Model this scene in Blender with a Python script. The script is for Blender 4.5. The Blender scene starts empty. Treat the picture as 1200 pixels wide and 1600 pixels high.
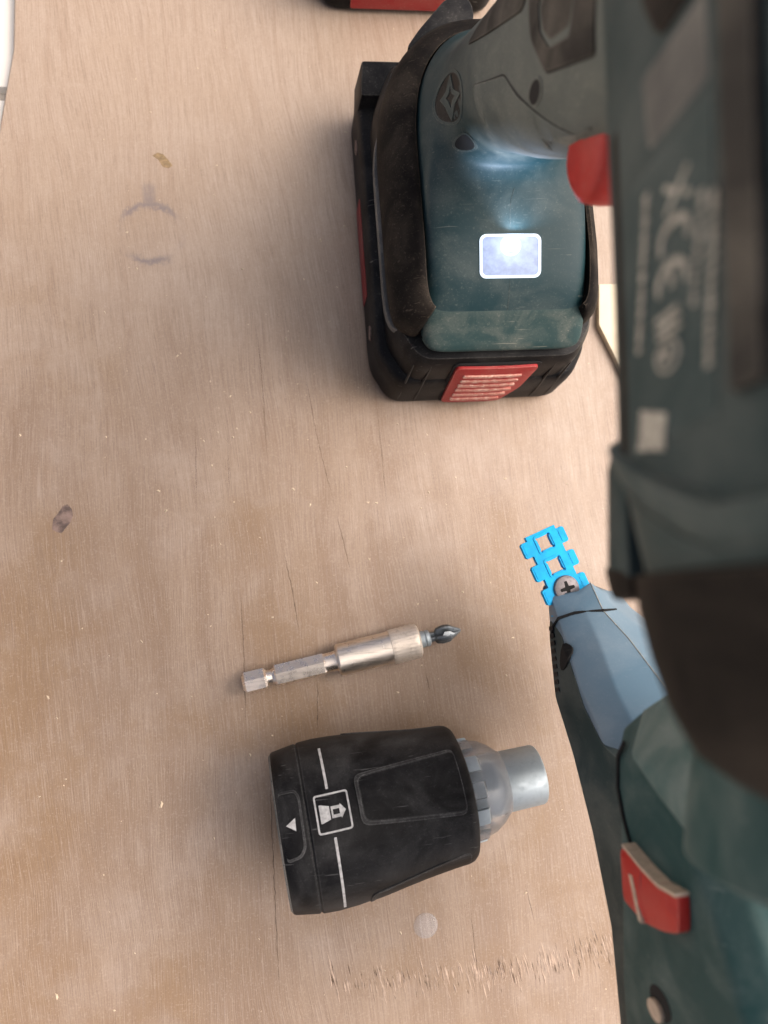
import bpy, bmesh, math, random
from mathutils import Vector, Matrix
from mathutils.bvhtree import BVHTree

# ------------------------------------------------------------------ camera, sky, sun, exposure
S = 0.001                                   # everything below is written in millimetres
scene = bpy.context.scene
COL = scene.collection
cam_d = bpy.data.cameras.new('camera')
cam = bpy.data.objects.new('camera', cam_d)
COL.objects.link(cam)
cam.location = (-75.438*S, -134.583*S, 277.799*S)
cam.rotation_euler = (0.12185, -0.132842, -0.074401)
cam_d.sensor_fit = 'VERTICAL'
cam_d.sensor_height = 24.0
cam_d.sensor_width = 18.0
cam_d.lens = 1210.0/1600.0*24.0
cam_d.clip_start = 0.004
cam_d.clip_end = 50.0
cam_d.dof.use_dof = True
cam_d.dof.focus_distance = 0.240
cam_d.dof.aperture_fstop = 7.6
scene.camera = cam

SUN_EL, SUN_AZ = math.radians(54), math.radians(88)     # azimuth from +Y towards +X: light comes from the right
world = bpy.data.worlds.new('World')
scene.world = world
world.use_nodes = True
wn = world.node_tree
wn.nodes.clear()
sky = wn.nodes.new('ShaderNodeTexSky')
sky.sky_type = 'NISHITA'
sky.sun_disc = False
sky.sun_elevation = SUN_EL
sky.sun_rotation = SUN_AZ
sky.air_density = 0.25
sky.dust_density = 8.0
sky.ozone_density = 0.0
bg = wn.nodes.new('ShaderNodeBackground')
bg.inputs['Strength'].default_value = 0.15
wo = wn.nodes.new('ShaderNodeOutputWorld')
wn.links.new(sky.outputs[0], bg.inputs[0])
wn.links.new(bg.outputs[0], wo.inputs[0])

sun_d = bpy.data.lights.new('sun', 'SUN')
sun_d.energy = 0.55
sun_d.angle = math.radians(95)
sun_d.color = (1.0, 0.97, 0.93)
sun = bpy.data.objects.new('sun', sun_d)
COL.objects.link(sun)
sdir = Vector((math.sin(SUN_AZ)*math.cos(SUN_EL), math.cos(SUN_AZ)*math.cos(SUN_EL), math.sin(SUN_EL)))
sun.rotation_euler = sdir.to_track_quat('Z', 'Y').to_euler()
sun.location = sdir*2

scene.view_settings.view_transform = 'Standard'
scene.view_settings.look = 'None'
scene.view_settings.exposure = 0.90
scene.view_settings.gamma = 1.0
scene.render.engine = 'CYCLES'
scene.cycles.use_denoising = True
scene.cycles.max_bounces = 8
scene.cycles.sample_clamp_indirect = 6.0

random.seed(11)

# ------------------------------------------------------------------ node helpers and materials
class NT:
    def __init__(s, name):
        s.m = bpy.data.materials.new(name)
        s.m.use_nodes = True
        s.t = s.m.node_tree
        s.t.nodes.clear()
        s.out = s.n('ShaderNodeOutputMaterial')
        s.p = s.n('ShaderNodeBsdfPrincipled')
        s.l(s.p.outputs[0], s.out.inputs[0])
        s.tc = s.n('ShaderNodeTexCoord')
    def n(s, typ, **kw):
        nd = s.t.nodes.new(typ)
        for k, v in kw.items():
            setattr(nd, k, v)
        return nd
    def l(s, a, b):
        s.t.links.new(a, b)
    def val(s, sock, v):
        if hasattr(v, 'is_linked') or hasattr(v, 'links'):
            s.l(v, sock)
        else:
            sock.default_value = v
    def map(s, scale=(1, 1, 1), loc=(0, 0, 0), rot=(0, 0, 0)):
        mp = s.n('ShaderNodeMapping')
        s.l(s.tc.outputs['Object'], mp.inputs['Vector'])
        mp.inputs['Scale'].default_value = tuple(1000*c for c in scale)
        mp.inputs['Location'].default_value = loc
        mp.inputs['Rotation'].default_value = rot
        return mp.outputs[0]
    def noise(s, vec, scale=1.0, detail=4.0, rough=0.55, dist=0.0):
        nd = s.n('ShaderNodeTexNoise')
        s.l(vec, nd.inputs['Vector'])
        nd.inputs['Scale'].default_value = scale
        nd.inputs['Detail'].default_value = detail
        nd.inputs['Roughness'].default_value = rough
        nd.inputs['Distortion'].default_value = dist
        return nd.outputs[0]
    def ramp(s, fac, a, b, lo=0.0, hi=1.0):
        mr = s.n('ShaderNodeMapRange', interpolation_type='SMOOTHSTEP')
        s.l(fac, mr.inputs['Value'])
        mr.inputs['From Min'].default_value = a
        mr.inputs['From Max'].default_value = b
        mr.inputs['To Min'].default_value = lo
        mr.inputs['To Max'].default_value = hi
        return mr.outputs[0]
    def math(s, op, a, b=0.0, clamp=False):
        nd = s.n('ShaderNodeMath', operation=op, use_clamp=clamp)
        s.val(nd.inputs[0], a)
        s.val(nd.inputs[1], b)
        return nd.outputs[0]
    def mix(s, fac, a, b, blend='MIX'):
        nd = s.n('ShaderNodeMix', data_type='RGBA', blend_type=blend)
        s.val(nd.inputs[0], fac)
        for i, c in ((6, a), (7, b)):
            if isinstance(c, tuple):
                nd.inputs[i].default_value = (c[0], c[1], c[2], 1)
            else:
                s.l(c, nd.inputs[i])
        return nd.outputs[2]
    def bump(s, h, strength=0.3, dist=0.0002):
        nd = s.n('ShaderNodeBump')
        s.l(h, nd.inputs['Height'])
        nd.inputs['Strength'].default_value = strength
        nd.inputs['Distance'].default_value = dist
        s.l(nd.outputs[0], s.p.inputs['Normal'])
        return nd.outputs[0]


def plastic(name, base, dust=(0.27, 0.255, 0.22), amt=0.35, rough=0.42, scale=0.06, speck=0.25, bump=0.12, scratch=0.2, zdust=None, spec=0.3, edge=0.35):
    t = NT(name)
    v = t.map()
    big = t.noise(v, scale, 5, 0.6, 0.6)
    f = t.ramp(big, 0.36, 0.78, 0.0, amt)
    if zdust:
        sx = t.n('ShaderNodeSeparateXYZ')
        t.l(v, sx.inputs[0])
        wob = t.math('MULTIPLY', t.math('SUBTRACT', big, 0.5), 60.0)
        zz = t.math('ADD', sx.outputs[2], wob)
        f = t.math('ADD', f, t.ramp(zz, zdust[0], zdust[1], 0.0, zdust[2]), True)
    fine = t.noise(v, 1.3, 3, 0.7)
    sp = t.ramp(fine, 0.56, 0.72, 0.0, speck)
    grain = t.noise(v, 3.5, 2, 0.6)
    f = t.math('MULTIPLY', f, t.ramp(grain, 0.2, 0.75, 0.65, 1.25))
    f = t.math('ADD', f, t.math('MULTIPLY', sp, t.ramp(big, 0.3, 0.6, 0.35, 1.0)), True)
    if scratch:
        sv = t.map((0.05, 0.9, 0.25), rot=(0.3, 0.5, 0.7))
        sn = t.noise(sv, 1.6, 2, 0.5, 0.3)
        sf = t.ramp(sn, 0.70, 0.74, 0.0, scratch)
        f = t.math('ADD', f, sf, True)
    if edge:
        bv = t.n('ShaderNodeBevel', samples=4)
        bv.inputs['Radius'].default_value = 0.0007
        geo = t.n('ShaderNodeNewGeometry')
        vm = t.n('ShaderNodeVectorMath', operation='DOT_PRODUCT')
        t.l(bv.outputs[0], vm.inputs[0])
        t.l(geo.outputs['Normal'], vm.inputs[1])
        ew = t.ramp(vm.outputs['Value'], 0.985, 0.90, 0.0, edge)
        f = t.math('ADD', f, t.math('MULTIPLY', ew, t.ramp(fine, 0.35, 0.6, 0.35, 1.0)), True)
    c = t.mix(f, base, dust)
    t.l(c, t.p.inputs['Base Color'])
    t.l(t.ramp(f, 0.0, 0.6, rough, 0.85), t.p.inputs['Roughness'])
    t.p.inputs['Specular IOR Level'].default_value = spec
    t.bump(grain, bump, 0.00025)
    return t.m


def metal(name, col, rough=0.3, wear=0.25, scale=0.5, dark=(0.12, 0.1, 0.09), metallic=1.0, streak=0.0):
    t = NT(name)
    v = t.map()
    nz = t.noise(v, scale, 5, 0.65)
    f = t.ramp(nz, 0.5, 0.8, 0.0, wear)
    if streak:
        sn = t.noise(t.map((0.09, 1.3, 1.3), rot=(0, 0, -0.157)), 1.0, 4, 0.65)  # axial streaks: scuffs, plus reflection contrast painted into the colour
        f = t.math('ADD', f, t.ramp(sn, 0.47, 0.68, 0.0, streak), True)
    t.l(t.mix(f, col, dark), t.p.inputs['Base Color'])
    t.p.inputs['Metallic'].default_value = metallic
    t.l(t.ramp(nz, 0.3, 0.8, rough, min(1, rough+0.25)), t.p.inputs['Roughness'])
    t.bump(t.noise(t.map((4, 0.3, 4)), 1.0, 3), 0.05, 0.0001)
    return t.m


def plain(name, col, rough=0.5, metallic=0.0, spec=0.5, var=0.15, scale=0.8):
    t = NT(name)
    v = t.map()
    nz = t.noise(v, scale, 4, 0.6)
    d = tuple(c*(1-var) for c in col)
    b = tuple(min(1, c*(1+var)) for c in col)
    t.l(t.mix(t.ramp(nz, 0.3, 0.7), d, b), t.p.inputs['Base Color'])
    t.p.inputs['Roughness'].default_value = rough
    t.p.inputs['Metallic'].default_value = metallic
    t.p.inputs['Specular IOR Level'].default_value = spec
    t.bump(t.noise(v, 4.0, 2), 0.06, 0.0001)
    return t.m


def emitter(name, col, strength):
    t = NT(name)
    t.p.inputs['Base Color'].default_value = (0.06, 0.07, 0.09, 1)
    t.p.inputs['Emission Color'].default_value = (*col, 1)
    t.p.inputs['Emission Strength'].default_value = strength
    t.p.inputs['Roughness'].default_value = 0.2
    return t.m


def wood_material():
    t = NT('board_wood')
    v = t.map()
    warp = t.noise(t.map((0.012, 0.006, 0.02)), 1.0, 2)
    sx = t.n('ShaderNodeSeparateXYZ')
    t.l(v, sx.inputs[0])
    # grain runs along Y and leans a little, so shear X by Y and wobble it
    shear = t.math('MULTIPLY', sx.outputs[1], 0.05)
    wob = t.math('MULTIPLY', warp, 26.0)
    gx = t.math('ADD', t.math('ADD', sx.outputs[0], shear), wob)
    def gvec(kx, ky):
        cb = t.n('ShaderNodeCombineXYZ')
        t.l(t.math('MULTIPLY', gx, kx), cb.inputs[0])
        t.l(t.math('MULTIPLY', sx.outputs[1], ky), cb.inputs[1])
        return cb.outputs[0]
    broad = t.noise(gvec(0.055, 0.008), 1.0, 4, 0.55, 0.4)
    mid = t.noise(gvec(0.34, 0.02), 1.0, 5, 0.6, 0.3)
    fine = t.noise(gvec(2.8, 0.07), 1.0, 4, 0.65)
    pore = t.noise(gvec(3.6, 0.16), 1.0, 2, 0.5)
    cloud = t.noise(v, 0.016, 4, 0.55, 0.5)
    cloud2 = t.noise(t.map((1, 1, 1), (31, 7, 3)), 0.035, 4, 0.6)
    c = t.mix(t.ramp(broad, 0.28, 0.72), (0.226, 0.147, 0.090), (0.303, 0.216, 0.146))
    c = t.mix(t.ramp(cloud, 0.42, 0.66, 0.0, 0.85), c, (0.225, 0.135, 0.062))       # ochre patches
    c = t.mix(t.ramp(cloud2, 0.45, 0.75, 0.0, 0.6), c, (0.350, 0.274, 0.216))         # bleached dusty patches
    # near-end shading painted into the wood: paler towards the far end, ragged edge
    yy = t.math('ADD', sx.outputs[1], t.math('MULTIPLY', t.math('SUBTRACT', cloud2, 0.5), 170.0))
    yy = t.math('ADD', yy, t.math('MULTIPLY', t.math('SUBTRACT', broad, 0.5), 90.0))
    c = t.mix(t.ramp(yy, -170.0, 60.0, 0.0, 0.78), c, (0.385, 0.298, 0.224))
    c = t.mix(t.ramp(mid, 0.48, 0.72, 0.0, 0.30), c, (0.215, 0.130, 0.075))
    c = t.mix(t.ramp(fine, 0.48, 0.78, 0.0, 0.28), c, (0.175, 0.104, 0.060))
    c = t.mix(t.ramp(fine, 0.45, 0.15, 0.0, 0.25), c, (0.40, 0.31, 0.245))
    c = t.mix(t.ramp(pore, 0.60, 0.72, 0.0, 0.42), c, (0.15, 0.095, 0.065))
    hair = t.noise(gvec(2.6, 0.05), 1.0, 3, 0.75)
    c = t.mix(t.ramp(hair, 0.51, 0.63, 0.0, 0.40), c, (0.185, 0.125, 0.085))
    c = t.mix(t.ramp(hair, 0.47, 0.36, 0.0, 0.28), c, (0.44, 0.36, 0.30))
    grit = t.noise(v, 1.7, 2, 0.6)
    c = t.mix(t.ramp(grit, 0.54, 0.72, 0.0, 0.26), c, (0.47, 0.39, 0.31))
    c = t.mix(t.ramp(grit, 0.46, 0.28, 0.0, 0.22), c, (0.17, 0.115, 0.08))
    # smudged ring left by a tool, with a short tail
    def radial(cx, cy):
        dx = t.math('SUBTRACT', sx.outputs[0], cx)
        dy = t.math('SUBTRACT', sx.outputs[1], cy)
        return t.math('SQRT', t.math('ADD', t.math('MULTIPLY', dx, dx), t.math('MULTIPLY', dy, dy)))
    smn = t.noise(v, 0.16, 4, 0.7)
    r = t.math('ADD', radial(-114.3, 4.5), t.math('MULTIPLY', t.math('SUBTRACT', smn, 0.5), 8.0))
    ring = t.ramp(t.math('ABSOLUTE', t.math('SUBTRACT', r, 11.0)), 0.0, 2.3, 1.0, 0.0)
    dy = t.math('SUBTRACT', sx.outputs[1], 4.5)
    dx = t.math('ABSOLUTE', t.math('ADD', sx.outputs[0], 114.3))
    arc = t.math('ADD', t.ramp(dy, 4.5, 9.5, 0.0, 0.85), t.ramp(dy, -7.5, -11.0, 0.0, 0.75), True)
    arc = t.math('ADD', arc, t.ramp(t.noise(v, 0.1, 3, 0.6), 0.45, 0.7, 0.03, 0.32), True)
    ring = t.math('MULTIPLY', ring, arc)
    ragged = t.math('ADD', dx, t.math('MULTIPLY', smn, 3.5))
    tail = t.math('MULTIPLY', t.ramp(ragged, 2.6, 5.0, 0.7, 0.0), t.math('MULTIPLY', t.ramp(dy, 8.0, 11.0), t.ramp(dy, 17.0, 20.5, 1.0, 0.0)))
    smear = t.math('MULTIPLY', t.math('MAXIMUM', ring, tail), t.ramp(smn, 0.25, 0.6, 0.45, 1.0))
    c = t.mix(smear, c, (0.165, 0.135, 0.13))
    t.l(c, t.p.inputs['Base Color'])
    t.l(t.ramp(fine, 0.2, 0.8, 0.40, 0.60), t.p.inputs['Roughness'])
    t.p.inputs['Specular IOR Level'].default_value = 0.75
    h = t.math('ADD', t.math('MULTIPLY', fine, 0.7), t.math('ADD', t.math('MULTIPLY', pore, -0.6), t.math('MULTIPLY', mid, 0.5)))
    t.bump(h, 0.20, 0.00035)
    return t.m


M = {}
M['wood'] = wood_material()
M['crack'] = plain('crack_dark', (0.060, 0.038, 0.025), 0.9, var=0.5, scale=0.3)
M['knot'] = plain('knot_grey', (0.165, 0.115, 0.095), 0.7, var=0.5, scale=0.35)
M['chip'] = plain('chip_ochre', (0.24, 0.165, 0.085), 0.7, var=0.35, scale=0.5)
M['crumb'] = plain('sawdust', (0.52, 0.42, 0.30), 0.8, var=0.3)
M['pit'] = plain('torn_grain_brown', (0.115, 0.075, 0.050), 0.9, var=0.4)
M['fibre'] = plain('wood_fibre', (0.36, 0.27, 0.205), 0.8, var=0.3, scale=0.3)
M['tile'] = plain('floor_tile', (0.80, 0.77, 0.70), 0.45, var=0.06, scale=0.01)
M['grout'] = plain('floor_grout', (0.42, 0.38, 0.33), 0.9)
M['cream'] = plain('cream_offcut', (0.78, 0.68, 0.50), 0.6, var=0.06, scale=0.05)
M['teal'] = plastic('teal_plastic', (0.003, 0.026, 0.032), (0.235, 0.24, 0.205), amt=0.16, speck=0.20, zdust=(68, 118, 0.46), rough=0.55, scratch=0.3)
M['lip'] = plastic('dusty_teal_lip', (0.014, 0.040, 0.040), (0.20, 0.20, 0.165), amt=0.42, speck=0.35, scale=0.09, scratch=0.5, rough=0.7)
M['teal_body'] = plastic('teal_body', (0.005, 0.026, 0.030), (0.22, 0.225, 0.20), amt=0.30, speck=0.08, scale=0.045, rough=0.6, spec=0.22)
M['teal_dark'] = plastic('teal_gear_housing', (0.006, 0.030, 0.033), (0.24, 0.25, 0.23), amt=0.22, speck=0.08, scale=0.06, rough=0.55)
M['teal_mag'] = plastic('teal_magazine', (0.014, 0.055, 0.056), (0.28, 0.31, 0.285), amt=0.34, speck=0.10, scale=0.05, rough=0.55, spec=0.2)
M['teal_dusty'] = plastic('dusty_teal_shoulder', (0.046, 0.112, 0.108), (0.40, 0.42, 0.39), amt=0.55, speck=0.10, scale=0.05, rough=0.5)
M['flank'] = plastic('grey_green_plate', (0.016, 0.038, 0.040), (0.24, 0.25, 0.22), amt=0.35, speck=0.15, scale=0.06, rough=0.6)
M['teal_guide'] = plastic('sky_tinted_guide', (0.110, 0.195, 0.262), (0.42, 0.47, 0.50), amt=0.25, speck=0.14, scale=0.05, rough=0.34, scratch=0.1, spec=0.7)  # teal plastic; its blue-grey sky reflection is painted into the base colour
M['black'] = plastic('black_plastic', (0.0045, 0.005, 0.006), (0.20, 0.19, 0.17), amt=0.13, speck=0.20, rough=0.5, scratch=0.4, spec=0.13)
M['black_clean'] = plastic('black_satin', (0.0035, 0.0035, 0.004), (0.22, 0.22, 0.215), amt=0.20, speck=0.09, rough=0.5, scale=0.05, scratch=0.3, spec=0.14)
M['panel_edge'] = plastic('scuffed_panel_edge', (0.012, 0.012, 0.012), (0.22, 0.22, 0.215), amt=0.25, speck=0.3, rough=0.6, scale=0.2)
M['rubber'] = plastic('dusty_rubber', (0.0065, 0.0055, 0.005), (0.20, 0.160, 0.12), amt=0.16, speck=0.22, rough=0.75, scale=0.07, spec=0.1)
M['grip'] = plastic('grip_rubber', (0.022, 0.021, 0.019), (0.22, 0.20, 0.165), amt=0.45, speck=0.1, rough=0.75, scale=0.05, spec=0.2)
M['nose_rubber'] = plastic('gear_nose_rubber', (0.005, 0.004, 0.0035), (0.14, 0.115, 0.09), amt=0.18, speck=0.05, rough=0.7, scale=0.05, spec=0.1)
M['grey'] = plastic('dusty_grey', (0.075, 0.076, 0.072), (0.33, 0.31, 0.27), amt=0.6, speck=0.2, rough=0.7)
M['red'] = plastic('red_plastic', (0.34, 0.018, 0.020), (0.55, 0.36, 0.28), amt=0.16, speck=0.24, rough=0.5)
M['red_clean'] = plastic('red_trigger', (0.42, 0.018, 0.014), (0.5, 0.3, 0.25), amt=0.12, speck=0.05, rough=0.42)
M['red_rib'] = plastic('red_rib_worn', (0.46, 0.14, 0.11), (0.78, 0.66, 0.52), amt=0.7, speck=0.6, rough=0.7, scale=0.35)
M['red_print'] = plastic('red_print', (0.24, 0.022, 0.022), (0.20, 0.15, 0.13), amt=0.5, speck=0.3, rough=0.6)
M['cream_plastic'] = plain('cream_plastic', (0.50, 0.40, 0.30), 0.5)
M['print'] = plain('pale_print', (0.36, 0.34, 0.285), 0.7, var=0.35)
M['white_print'] = plain('white_print', (0.50, 0.50, 0.485), 0.6, var=0.25)
M['hole'] = plain('hole_black', (0.004, 0.004, 0.004), 0.9)
M['steel'] = metal('zinc_steel', (0.40, 0.46, 0.49), 0.50, 0.2, 0.4, (0.3, 0.31, 0.32), 0.85)
M['nickel'] = metal('nickel_steel', (0.86, 0.77, 0.67), 0.22, 0.06, 0.35, (0.30, 0.23, 0.17), 0.95, 0.22)
M['nickel_scuffed'] = metal('scuffed_nickel', (0.82, 0.74, 0.64), 0.26, 0.15, 0.35, (0.20, 0.16, 0.12), 0.95, 0.38)
M['knurl'] = metal('worn_collar', (0.72, 0.65, 0.56), 0.45, 0.45, 0.9, (0.34, 0.28, 0.23), 0.75, 0.3)
M['bit'] = metal('dark_bit_steel', (0.16, 0.18, 0.19), 0.35, 0.6, 1.2, (0.03, 0.03, 0.03))
M['bit_worn'] = metal('bright_bit_face', (0.72, 0.78, 0.80), 0.35, 0.2, 1.2)
M['screw'] = metal('phosphated_screw', (0.20, 0.185, 0.19), 0.5, 0.5, 1.5, (0.06, 0.055, 0.055), 0.6)
M['cyan'] = plain('cyan_strip', (0.0, 0.335, 0.66), 0.5, spec=0.15, var=0.14, scale=0.3)
M['led_core'] = emitter('led_core', (0.98, 0.99, 1.0), 5.0)
M['led_tray'] = emitter('led_tray', (0.42, 0.55, 0.92), 0.46)
lt = M['led_tray']
ntl = NT.__new__(NT)
ntl.m, ntl.t = lt, lt.node_tree
ntl.p = lt.node_tree.nodes['Principled BSDF']
ntl.tc = lt.node_tree.nodes['Texture Coordinate']
_v = ntl.map()
_vm = ntl.n('ShaderNodeVectorMath', operation='DISTANCE')
ntl.l(_v, _vm.inputs[0])
_vm.inputs[1].default_value = (0, -31, 62)
_nz = ntl.noise(ntl.map(), 0.35, 3, 0.6)
_glow = ntl.math('ADD', ntl.ramp(_vm.outputs['Value'], 2.0, 8.0, 0.30, 0.0), ntl.ramp(_nz, 0.35, 0.7, 0.34, 0.52))
ntl.l(_glow, ntl.p.inputs['Emission Strength'])
M['led_rim'] = emitter('led_rim', (0.72, 0.86, 1.0), 0.85)


def clear(name, col, rough, trans=1.0):
    t = NT(name)
    t.p.inputs['Base Color'].default_value = (*col, 1)
    t.p.inputs['Transmission Weight'].default_value = trans
    t.p.inputs['Roughness'].default_value = rough
    t.p.inputs['IOR'].default_value = 1.45
    t.bump(t.noise(t.map(), 1.5, 3), 0.05, 0.0001)
    return t.m


M['clear_collar'] = clear('cloudy_clear_plastic', (0.86, 0.90, 0.93), 0.16, 0.88)
M['clear_dot'] = clear('clear_dot', (0.93, 0.95, 0.98), 0.12, 0.0)
M['clear_dot'].node_tree.nodes['Principled BSDF'].inputs['Alpha'].default_value = 0.16
M['led_lens'] = clear('led_lens', (0.95, 0.98, 1.0), 0.03, 1.0)

# ------------------------------------------------------------------ object helpers
ORG = {}


def thing(name, label, cat, loc=(0, 0, 0), group=None):
    o = bpy.data.objects.new(name, None)
    COL.objects.link(o)
    o.location = Vector(loc)*S
    o.empty_display_size = 0.01
    o['label'] = label
    o['category'] = cat
    if group:
        o['group'] = group
    ORG[o] = Vector(loc)
    return o


def link(name, bm, mat, parent=None, sharp=38, keep=False):
    """verts of bm are world millimetres; stored relative to the parent's origin"""
    org = ORG.get(parent, Vector((0, 0, 0)))
    if not keep:
        bmesh.ops.recalc_face_normals(bm, faces=bm.faces)
    for v in bm.verts:
        v.co = (v.co-org)*S
    me = bpy.data.meshes.new(name)
    bm.to_mesh(me)
    bm.free()
    for p in me.polygons:
        p.use_smooth = True
    me.set_sharp_from_angle(angle=math.radians(sharp))
    if mat:
        me.materials.append(mat)
    o = bpy.data.objects.new(name, me)
    COL.objects.link(o)
    if parent:
        o.parent = parent
    ORG[o] = org
    return o


def pchip(xs, ys, x):
    n = len(xs)
    if x <= xs[0]:
        return ys[0]
    if x >= xs[-1]:
        return ys[-1]
    d = [(ys[i+1]-ys[i])/(xs[i+1]-xs[i]) for i in range(n-1)]
    m = [d[0]]+[0 if d[i-1]*d[i] <= 0 else 2*d[i-1]*d[i]/(d[i-1]+d[i]) for i in range(1, n-1)]+[d[-1]]
    for i in range(n-1):
        if x <= xs[i+1]:
            h = xs[i+1]-xs[i]
            t = (x-xs[i])/h
            return ((2*t**3-3*t*t+1)*ys[i]+(t**3-2*t*t+t)*h*m[i]+(-2*t**3+3*t*t)*ys[i+1]+(t**3-t*t)*h*m[i+1])


def loft(rings, cap=True, closed=True):
    bm = bmesh.new()
    rows = [[bm.verts.new(p) for p in r] for r in rings]
    n = len(rows[0])
    for a, b in zip(rows, rows[1:]):
        for i in range(n if closed else n-1):
            j = (i+1) % n
            bm.faces.new((a[i], a[j], b[j], b[i]))
    if cap and closed:
        bm.faces.new(rows[0][::-1])
        bm.faces.new(rows[-1])
    return bm


def sup(c, s, n):
    return math.copysign(abs(c)**(2.0/n), c), math.copysign(abs(s)**(2.0/n), s)


def bevel(bm, w, seg=2, ang=25):
    es = [e for e in bm.edges if len(e.link_faces) == 2 and e.calc_face_angle(0) > math.radians(ang)]
    bmesh.ops.bevel(bm, geom=es, offset=w, segments=seg, profile=0.6, affect='EDGES', clamp_overlap=True)
    return bm


def box(x0, x1, y0, y1, z0, z1, w=0.0, seg=2):
    bm = bmesh.new()
    vs = [bm.verts.new((x, y, z)) for z in (z0, z1) for y in (y0, y1) for x in (x0, x1)]
    for f in ((0, 2, 3, 1), (4, 5, 7, 6), (0, 1, 5, 4), (1, 3, 7, 5), (3, 2, 6, 7), (2, 0, 4, 6)):
        bm.faces.new([vs[i] for i in f])
    if w:
        bmesh.ops.recalc_face_normals(bm, faces=bm.faces)
        bevel(bm, w, seg)
    return bm


def hexa(pts8, w=0.0, seg=2):
    """eight corners: bottom four (ccw) then top four"""
    bm = bmesh.new()
    v = [bm.verts.new(p) for p in pts8]
    for f in ((3, 2, 1, 0), (4, 5, 6, 7), (0, 1, 5, 4), (1, 2, 6, 5), (2, 3, 7, 6), (3, 0, 4, 7)):
        bm.faces.new([v[i] for i in f])
    bmesh.ops.recalc_face_normals(bm, faces=bm.faces)
    if w:
        bevel(bm, w, seg)
    return bm


def prism(pts, z0, z1, w=0.0, seg=2):
    bm = bmesh.new()
    a = [bm.verts.new((x, y, z0)) for x, y in pts]
    b = [bm.verts.new((x, y, z1)) for x, y in pts]
    n = len(pts)
    bm.faces.new(a[::-1])
    bm.faces.new(b)
    for i in range(n):
        j = (i+1) % n
        bm.faces.new((a[i], a[j], b[j], b[i]))
    bmesh.ops.recalc_face_normals(bm, faces=bm.faces)
    if w:
        bevel(bm, w, seg)
    return bm


def join(dst, src):
    me = bpy.data.meshes.new('tmp')
    src.to_mesh(me)
    src.free()
    dst.from_mesh(me)
    bpy.data.meshes.remove(me)
    return dst


def tube(pts, r, n=10):
    pts = [Vector(p) for p in pts]
    rings = []
    for i, p in enumerate(pts):
        d = (pts[min(i+1, len(pts)-1)]-pts[max(i-1, 0)]).normalized()
        u = d.orthogonal().normalized() if i == 0 else (u-d*u.dot(d)).normalized()
        w = d.cross(u)
        rr = r[i] if isinstance(r, (list, tuple)) else r
        rings.append([p+(u*math.cos(2*math.pi*k/n)+w*math.sin(2*math.pi*k/n))*rr for k in range(n)])
    return loft(rings)


def rrect(x0, x1, y0, y1, r, k=4):
    out = []
    for cx, cy, a0 in ((x1-r, y1-r, 0), (x0+r, y1-r, 90), (x0+r, y0+r, 180), (x1-r, y0+r, 270)):
        for i in range(k+1):
            a = math.radians(a0+90*i/k)
            out.append((cx+r*math.cos(a), cy+r*math.sin(a)))
    return out


def smooth_poly(pts, r=1.5, k=3):
    """round each corner of a closed polygon"""
    out = []
    n = len(pts)
    for i in range(n):
        p0, p1, p2 = Vector(pts[i-1]), Vector(pts[i]), Vector(pts[(i+1) % n])
        a = (p0-p1)
        b = (p2-p1)
        d = min(r, a.length*0.45, b.length*0.45)
        a = p1+a.normalized()*d
        b = p1+b.normalized()*d
        for j in range(k+1):
            t = j/k
            out.append(tuple(a*(1-t)**2+p1*2*t*(1-t)+b*t*t))
    return out


def densify(loop, step):
    out = []
    n = len(loop)
    for i in range(n):
        a, b = Vector(loop[i]), Vector(loop[(i+1) % n])
        k = max(1, int(math.ceil((b-a).length/step)))
        for j in range(k):
            out.append(tuple(a.lerp(b, j/k)))
    return out


def decal(loops, mapf, top=0.3, low=-0.4, step=1.5, edge=0.0):
    """filled outline (first loop outer, others holes) laid on a surface: mapf(u, v, h) gives the point h above it"""
    bm = bmesh.new()
    edges = []
    for lp in loops:
        lp = densify(lp, step)
        vs = [bm.verts.new((u, v, 0)) for u, v in lp]
        for i in range(len(vs)):
            edges.append(bm.edges.new((vs[i], vs[(i+1) % len(vs)])))
    bmesh.ops.triangle_fill(bm, use_beauty=True, use_dissolve=False, edges=edges)
    for _ in range(2):
        long = [e for e in bm.edges if e.calc_length() > step*2.0 and len(e.link_faces) == 2]
        if not long:
            break
        bmesh.ops.subdivide_edges(bm, edges=long, cuts=1)
        bmesh.ops.triangulate(bm, faces=[f for f in bm.faces if len(f.verts) > 3])
    bnd = [e for e in bm.edges if len(e.link_faces) == 1]
    flat = {v: (v.co.x, v.co.y) for v in bm.verts}
    pairs = [(e.verts[0], e.verts[1]) for e in bnd]
    lowv = {}
    for a, b in pairs:
        for q in (a, b):
            if q not in lowv:
                lowv[q] = bm.verts.new(mapf(*flat[q], low))
    for v, (u, w) in flat.items():
        h = top-edge if v in lowv else top
        v.co = mapf(u, w, h)
    for a, b in pairs:
        try:
            bm.faces.new((a, b, lowv[b], lowv[a]))
        except ValueError:
            pass
    return bm


def ribbon(path, w):
    """outline of a flat stroke of width w along a 2D path"""
    L, Rr = [], []
    P = [Vector(p) for p in path]
    for i, p in enumerate(P):
        d = (P[min(i+1, len(P)-1)]-P[max(i-1, 0)]).normalized()
        nn = Vector((-d.y, d.x))*w*0.5
        L.append(tuple(p+nn))
        Rr.append(tuple(p-nn))
    return L+Rr[::-1]


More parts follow.
